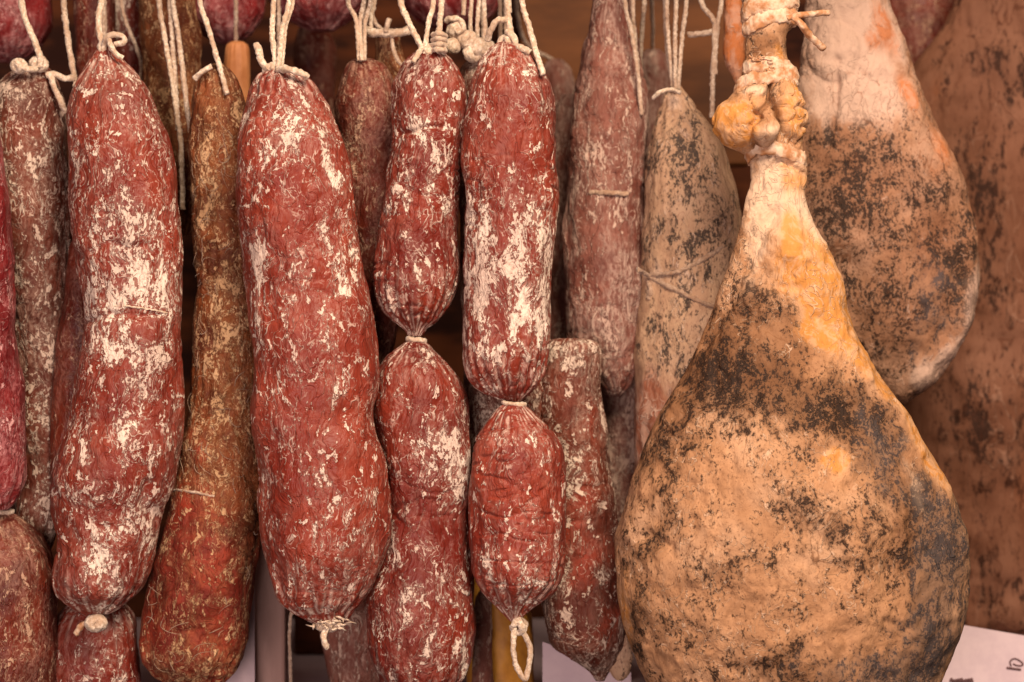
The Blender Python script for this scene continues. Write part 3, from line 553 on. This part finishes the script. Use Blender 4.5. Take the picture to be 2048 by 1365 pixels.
HAM_LINES = [[(1537,165),(1534,200),(1546,232),(1552,262),(1545,292),(1530,312)], [(1506,232),(1515,244),(1501,262),(1500,280),(1512,300)], [(1532,208),(1520,224),(1508,236)], [(1490,118),(1520,105),(1545,92)], [(1548,128),(1575,138),(1594,156)], [(1530,340),(1560,322),(1608,350)]]
def ham_brown(px, py):
    v = paint(px, py, [(1450,700,120,120,0.8,-20),(1560,690,90,90,0.7),(1530,95,30,26,1.0),(1350,830,40,80,0.6,25),(1500,1130,140,40,0.35),(1460,290,40,16,0.5)])
    for l_ in HAM_LINES: v += 1.3*np.exp(-(seg_dist(px, py, l_)/6)**2)
    return v
O = Body([(-110,1500,1580),(-60,1487,1595),(0,1486,1594),(45,1487,1592),(62,1489,1578),(72,1490,1573),(110,1491,1572),(130,1490,1580),(150,1489,1592),(172,1476,1595),(200,1453,1602),(225,1441,1606),(245,1438,1607),(268,1441,1606),(290,1456,1605),(305,1484,1606),(318,1497,1609),(340,1500,1614),(365,1498,1615),(385,1493,1611),(400,1488,1614),(450,1479,1631),(500,1466,1658),(550,1449,1677),(600,1431,1690),(650,1410,1704),(700,1388,1727),(750,1365,1756),(800,1338,1788),(850,1311,1822),(900,1287,1855),(950,1268,1882),(1000,1254,1905),(1050,1240,1919),(1085,1231,1924),(1150,1234,1926),(1200,1240,1927),(1250,1249,1921),(1300,1262,1909),(1365,1291,1884),(1430,1345,1830),(1485,1430,1745),(1515,1520,1650)], -0.03, 0.58)
tO = thing('cured_ham', 'large front ham with tan speckled rind, orange fat and a cord-bound knuckle', 'ham', P3(1585,1515,-0.03))
O.build('rind', M['ham'], tO, 460, 260, seed=51, lump=0.7, wr=0.4, pleat=(0,0), sculpt=ham_sculpt, attrs={
 'orange': [(1472,255,44,54,1.2),(1585,222,34,60,1.2),(1560,112,20,26,0.6),(1575,320,40,30,0.3),(1590,365,40,30,0.6),(1630,560,60,120,1.2,-25),(1690,660,40,100,1.0,-28),(1745,760,26,70,0.8,-38),(1810,850,26,60,0.9,-38),(1575,470,14,40,0.9),(1640,908,34,26,1.1),(1840,910,28,90,1.1,-25),(1250,1230,16,110,0.8),(1560,560,60,50,0.4),(1620,670,50,40,0.6),(1880,1340,30,80,0.6,20)],
 'pale': [(1525,270,24,26,0.6),(1540,380,90,70,0.9),(1625,470,34,50,1.3),(1530,20,70,40,0.8),(1510,185,40,14,0.7),(1570,145,40,20,0.6),(1500,520,50,90,0.55,25),(1560,320,50,25,0.6),(1430,950,100,60,0.2),(1800,960,20,110,0.6,-15),(1680,690,60,40,0.35)],
 'brown': ham_brown,
 'dark': [(1440,760,90,60,0.8,-10),(1600,800,120,50,0.8,15),(1540,770,150,55,0.6,12),(1820,1020,60,90,0.6,-20),(1590,1010,60,50,0.3),(1440,690,60,130,0.55,25),(1700,850,90,60,0.9,30),(1760,930,60,100,0.7,-20),(1860,1180,70,190,1.15),(1800,1250,80,100,0.5),(1600,1330,100,50,0.4),(1780,1000,60,60,0.5),(1760,1080,90,90,0.4),(1700,1320,160,60,0.7),(1300,1020,40,140,0.5),(1265,1250,20,110,0.7),(1450,1110,100,50,0.3),(1500,980,60,60,0.2),(1580,590,60,60,0.5),(1320,900,60,50,0.4),(1420,1330,120,50,0.2)],
 'blue': [(1870,1180,80,220,1.2),(1740,900,90,110,0.7),(1740,1320,160,80,0.8)]})
for py, w, tl, sg in ((-30,18,-10,6),(-6,16,8,8),(18,18,-11,10),(47,16,-11,8),(146,15,6,14),(170,14,-5,14),(318,15,6,16)):
    th = np.linspace(0, 2*np.pi, 100)
    ring(tO, O, py, 0, 2*np.pi, tl, w, 'cord', 'binding_cord', off=-0.0005, wob=3, flat=0.34, n=120, rough=0.0014, sag=sg, ridge=0.10)
twine(tO, [(1575,38,-0.055),(1596,32,-0.056),(1625,28,-0.05),(1658,26,-0.045)], 8, 'cord', 'cord_end')
twine(tO, [(1586,34,-0.058),(1605,52,-0.058),(1622,75,-0.052),(1648,98,-0.045)], 9, 'cord', 'cord_end')
twine(tO, [(1540,TOP,0),(1540,-140,-0.015),(1540,-100,-0.03)], 12, 'twine', 'hanging_string')
cr = []
R_ = random.Random(12)
for i in range(14):
    a = R_.uniform(0, 6.28); x0, y0 = 1517 + R_.uniform(-14, 14), 123 + R_.uniform(-6, 6)
    pts = [O.front(x0 + math.cos(a)*q*4, y0 + math.sin(a)*q*2 , 0.001 + 0.002*math.sin(q)) for q in range(4)]
    cr.append(tube(catmull(pts, 8), 1.5*K0, 5))
mesh_obj('frayed_cord', *join(cr), M['cord'], tO)

def hamb_sculpt(px, py, th):
    d = -0.004*np.exp(-(seg_dist(px, py, [(1668,130),(1660,220),(1650,300)])/8)**2) + 0.005*np.exp(-(seg_dist(px, py, [(1930,440),(1935,560),(1900,680),(1800,790)])/18)**2)
    d += 0.005*blob(px, py, 1660, 110, 50, 60) + 0.004*fbm(np.stack([px, py, 0*px], -1), 1/60.0, 3, 95)
    return d
tP = thing('cured_ham', 'second ham with pinkish white shank hanging behind the large ham', 'ham', P3(1797,810,0.13))
Pb = Body([(-140,1650,1720),(-110,1618,1748),(-60,1612,1760),(0,1610,1775),(50,1611,1790),(100,1602,1808),(150,1597,1827),(200,1597,1846),(250,1593,1869),(300,1588,1895),(350,1580,1920),(400,1576,1940),(450,1576,1952),(500,1580,1958),(550,1590,1957),(600,1602,1950),(650,1622,1938),(700,1655,1914),(750,1700,1880),(780,1742,1850),(800,1780,1822),(808,1792,1808)], 0.13, 0.5)
Pb.build('rind', M['ham_b'], tP, 260, 180, seed=53, pleat=(0,0), sculpt=hamb_sculpt, attrs={
 'pale': [(1690,60,100,130,1.1),(1720,200,80,80,0.8),(1930,600,30,110,0.8,15),(1850,740,70,30,0.9,-42),(1640,200,40,60,0.5),(1730,420,60,60,0.2)],
 'orange': [(1755,60,20,80,0.8,-15),(1730,90,20,30,0.5),(1800,190,16,40,0.8,-20),(1870,290,40,80,0.55,-25),(1945,430,14,60,0.7),(1840,360,30,40,0.4),(1700,155,30,8,0.5)],
 'dark': [(1700,480,130,170,0.55),(1880,480,60,120,0.6),(1780,620,100,100,0.4),(1690,330,110,60,1.3,10),(1650,420,60,70,0.8),(1860,400,60,80,0.8),(1890,580,50,110,0.9,10),(1800,690,60,40,0.7,-35),(1700,90,20,16,0.8),(1655,240,10,50,0.7),(1850,770,50,10,0.9,-40)],
 'brown': [(1680,380,80,80,0.5),(1860,480,70,110,0.6),(1780,640,90,60,0.4)], 'blue': [(1860,640,80,160,0.5)]})
twine(tP, [(1685,TOP,0.13),(1685,-130,0.13)], 12, 'twine_b', 'hanging_string')

# big brown slab far right
tQ = thing('cured_meat_slab', 'broad brown cured slab filling the right background behind both hams', 'cured meat', P3(1990,1262,0.30))
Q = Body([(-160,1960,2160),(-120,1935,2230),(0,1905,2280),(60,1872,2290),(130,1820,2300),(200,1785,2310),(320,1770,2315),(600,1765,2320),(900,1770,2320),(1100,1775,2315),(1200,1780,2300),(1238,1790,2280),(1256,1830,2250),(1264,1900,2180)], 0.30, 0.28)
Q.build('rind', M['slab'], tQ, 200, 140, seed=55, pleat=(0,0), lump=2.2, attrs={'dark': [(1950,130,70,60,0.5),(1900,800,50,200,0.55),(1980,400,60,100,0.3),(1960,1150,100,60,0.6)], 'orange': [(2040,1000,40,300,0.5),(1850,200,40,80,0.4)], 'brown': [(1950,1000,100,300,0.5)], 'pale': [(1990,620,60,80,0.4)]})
twine(tQ, [(2040,TOP,0.13),(2050,-165,0.28)], 10, 'twine_b')
sausage('cured_meat', 'reddish brown cured piece at the top right between second ham and brown slab', 'cured meat',
    [(-150,1800,1840),(-120,1770,1880),(0,1740,1930),(150,1730,1940),(300,1740,1930),(400,1790,1880),(420,1820,1850)], 0.40, 'brown_red', 57, [[(1815,TOP,0.13),(1820,-140,0.40)]], ny=90, nt=60)

# ------------------------------------------------------------------ back row, top
sausage('salami', 'large crimson salami, out of focus, in the top left corner', 'salami', [(-160,-20,20),(-140,-60,60),(-60,-85,95),(40,-85,100),(90,-60,84),(118,-20,50),(126,0,25)], 0.20, 'crimson', 61, [[(5,TOP,0.13),(0,-150,0.2)]], ny=80, nt=60)
sausage('sausage', 'plain red brown sausage hanging behind the neck of the white-dusted salami', 'sausage', [(-150,160,195),(-110,145,215),(0,150,222),(150,155,225),(260,160,220),(300,180,205)], 0.15, 'brown_red', 62, [[(180,TOP,0.13),(178,-140,0.15)]], ny=90, nt=60)
sausage('sausage', 'pinkish orange sausage top with a pale string, between two brown sausages in the back row', 'sausage', [(-150,225,250),(-110,208,270),(0,210,276),(60,214,284),(140,225,292),(260,235,295),(320,255,280)], 0.19, 'red_c', 63, [[(238,TOP,0.13),(240,-20,0.13),(250,40,0.13),(268,85,0.13),(282,130,0.135),(280,190,0.14)]], ny=90, nt=60, attrs={'bloom': [(240,40,40,40,0.5)]})
tR, Rb = sausage('sausage', 'long brown sausage with three pale strings running down its front', 'sausage', [(-150,315,345),(-110,290,380),(0,280,392),(150,285,398),(300,300,400),(420,320,398),(470,345,380)], 0.13, 'orange', 64, [[(330,TOP,0.13),(318,-10,0.085),(330,80,0.075),(350,200,0.07),(362,300,0.07),(366,420,0.07)],[(350,TOP,0.13),(345,-10,0.08),(358,80,0.07),(372,200,0.065),(384,300,0.065),(392,400,0.07)],[(345,TOP,0.13),(340,-10,0.085),(348,120,0.075),(356,260,0.072)]], ny=110, nt=70, smat='twine', srad=7)
sausage('salami', 'large crimson salami at the top edge above the leaning orange brown one', 'salami', [(-160,430,460),(-130,390,510),(-60,365,530),(20,370,532),(60,392,515),(85,430,480),(90,445,465)], 0.22, 'crimson', 65, [[(450,TOP,0.13),(445,-150,0.22)]], ny=80, nt=60)
sausage('salami', 'dark crimson salami at the top edge behind the paired strings', 'salami', [(-160,600,640),(-130,560,700),(-60,530,745),(-10,536,742),(30,565,720),(62,620,670)], 0.24, 'crimson', 66, [[(620,TOP,0.13),(620,-150,0.24)]], ny=80, nt=60)
sausage('salami', 'dark crimson salami at the top edge behind the cluster of white knots', 'salami', [(-160,880,920),(-130,830,970),(-60,800,1000),(10,808,996),(45,840,970),(60,880,930)], 0.22, 'crimson', 67, [[(900,TOP,0.13),(900,-150,0.22)]], ny=80, nt=60)
sausage('sausage', 'slim plain orange sausage top beside the white curl of the largest salami', 'sausage', [(84,462,488),(92,452,497),(130,449,500),(250,448,500),(400,452,498),(430,465,485)], 0.19, 'pale_orange', 68, [[(470,TOP,0.13),(472,90,0.19)]], ny=70, nt=60, attrs={'clean': [(475,200,100,400,1.0)]})
sausage('sausage', 'blurred dark red sausage far back, left of the half hidden dark red salami', 'sausage', [(40,612,640),(60,598,655),(110,588,668),(300,586,672),(500,592,668),(560,620,640)], 0.36, 'brown_red', 81, [[(626,TOP,0.13),(626,45,0.36)]], ny=70, nt=50)
sausage('sausage', 'blurred brown sausage far back, right of the white-bloomed linked pair', 'sausage', [(120,1098,1124),(140,1084,1140),(190,1076,1150),(400,1072,1152),(640,1080,1146),(690,1105,1125)], 0.34, 'mauve', 82, [[(1030,TOP,0.13),(1040,60,0.3),(1110,125,0.34)]], ny=70, nt=50)
sausage('sausage', 'blurred red brown sausage far back, between the mauve and the tan grey sausages', 'sausage', [(100,1292,1320),(115,1280,1334),(160,1274,1342),(400,1272,1344),(600,1290,1330),(620,1300,1318)], 0.30, 'mauve', 83, [[(1300,TOP,0.13),(1306,105,0.30)]], ny=70, nt=50)
# red-brown neck with thick twine bundle between the half-hidden and the linked salami
tU, Ub = sausage('sausage', 'fibrous brown sausage neck tied with a thick cream twine bundle', 'sausage', [(68,756,800),(80,752,800),(110,752,806),(150,750,820),(200,745,835),(350,750,840),(420,775,820)], 0.10, 'orange', 69, [[(738,TOP,0.13),(742,-10,0.1),(748,40,0.09),(768,64,0.085)],[(752,TOP,0.13),(750,-10,0.1),(742,30,0.085),(742,60,0.082)]], ny=90, nt=60, smat='twine')
twine(tU, [(728,58,0.085),(745,66,0.078),(770,66,0.075),(795,66,0.076),(822,62,0.08)], 12, 'twine', 'string_wrap')
twine(tU, [(772,64,0.072),(774,50,0.07),(778,40,0.072)], 7, 'twine', 'string_end')
twine(tU, [(784,74,0.078),(786,95,0.075),(796,120,0.074),(815,142,0.078)], 5, 'twine', 'string_end')

# ------------------------------------------------------------------ bottom: cards, post, ochre pieces
def panel(name, label, cat, corners, depth, mat, th=0.003, lean=0.0):
    V = [np.array(P3(x, y, depth)) for x, y in corners]; V2 = [v + np.array((0, th, 0)) for v in V]
    n = len(V); F = [list(range(n)), list(range(2*n-1, n-1, -1))] + [[i, i+n, (i+1) % n + n, (i+1) % n] for i in range(n)]
    c = np.mean(V, 0); t = thing(name, label, cat, tuple(c))
    o = mesh_obj('sheet', np.array(V+V2), F, M[mat], t, smooth=False); return t
pc = panel('price_card', 'mauve white paper card with handwritten marks, lower right corner', 'card', [(1840,1238),(1920,1250),(2060,1274),(2230,1310),(2230,1480),(1840,1480)], 0.15, 'paper')
ink = []
def stroke(pts, r): 
    ink.append(tube(catmull([P3(x, y, 0.1495) for x, y in pts], 24), r*K0, 6, flat=0.25))
stroke([(2013,1336),(2026,1338),(2042,1340)], 2.6)
stroke([(2022,1333),(2020,1324),(2027,1318),(2036,1320),(2046,1328),(2042,1332),(2032,1331),(2026,1328)], 1.8)
for i in range(9): 
    x = 1900 + i*5; stroke([(x, 1364 + (i % 3)), (x+3, 1358 + (i*7 % 4)), (x+6, 1368)], 2.4)
for i_, st in enumerate(ink[:2]): mesh_obj('handwriting', *st, M['ink'], pc)
o = mesh_obj('handwriting_line', *join(ink[2:]), M['ink'], pc); o['kind'] = 'stuff'
panel('paper_sheet', 'pale mauve paper sheet behind the leaning orange brown salami, lower left', 'paper', [(380,1060),(508,1060),(510,1480),(380,1480)], 0.10, 'paper')
panel('paper_sheet', 'small pale mauve paper sheet below the brown salami beside the ham', 'paper', [(1085,1284),(1180,1318),(1262,1345),(1262,1480),(1085,1480)], 0.13, 'paper')
x0, _, z0 = P3(512, 1480, 0.14); x1, _, z1 = P3(574, 1000, 0.14)
pt = box('wooden_post', x0, x1, 0.125, 0.157, -0.40, z1, M['post'], bev=0.003); pt['label'] = 'mauve brown wooden post behind the bottom of the largest salami'; pt['category'] = 'post'
sausage('sausage', 'dark grey-bloomed sausage end below the frayed white tuft', 'sausage', [(1120,670,700),(1150,645,730),(1220,640,765),(1300,644,775),(1345,655,770),(1400,680,740),(1410,700,720)], 0.10, 'mauve', 71, [[(560,TOP,0.13),(562,150,0.12),(620,400,0.11),(685,1130,0.10)]], ny=90, nt=70, attrs={'clean': [(690,1300,100,100,0.5)]})
x0, _, z0 = P3(588, 1313, 0.34); x1, _, z1 = P3(720, 1180, 0.34)
bx = box('wooden_crate', x0, x1, 0.34, 0.44, -0.3045, z1, M['wood'], bev=0.003); bx['label'] = 'dark brown wooden block on the counter under the largest salami'; bx['category'] = 'crate'
t_ = thing('loose_string', 'single pale string hanging straight down beside the wooden post', 'string', P3(582,1420,0.06)); twine(t_, [(725,TOP,0.13),(724,120,0.11),(650,300,0.08),(600,500,0.06),(585,1150,0.06),(580,1250,0.06),(582,1420,0.06)], 5, 'twine_b', 'strand')
sausage('cured_meat', 'ochre yellow piece hanging behind the string loop at the bottom', 'cured meat', [(1150,950,1000),(1180,938,1040),(1260,936,1062),(1365,938,1062),(1440,950,1050),(1470,985,1015)], 0.15, 'ochre', 72, [[(1000,TOP,0.13),(1000,1165,0.15)]], ny=70, nt=60)
sausage('sausage', 'thin mauve grey dried sausage in front of the ochre piece', 'sausage', [(1180,960,972),(1200,950,984),(1300,944,986),(1400,944,986),(1450,960,972)], 0.10, 'mauve', 73, [[(966,TOP,0.13),(966,1185,0.10)]], ny=80, nt=50)
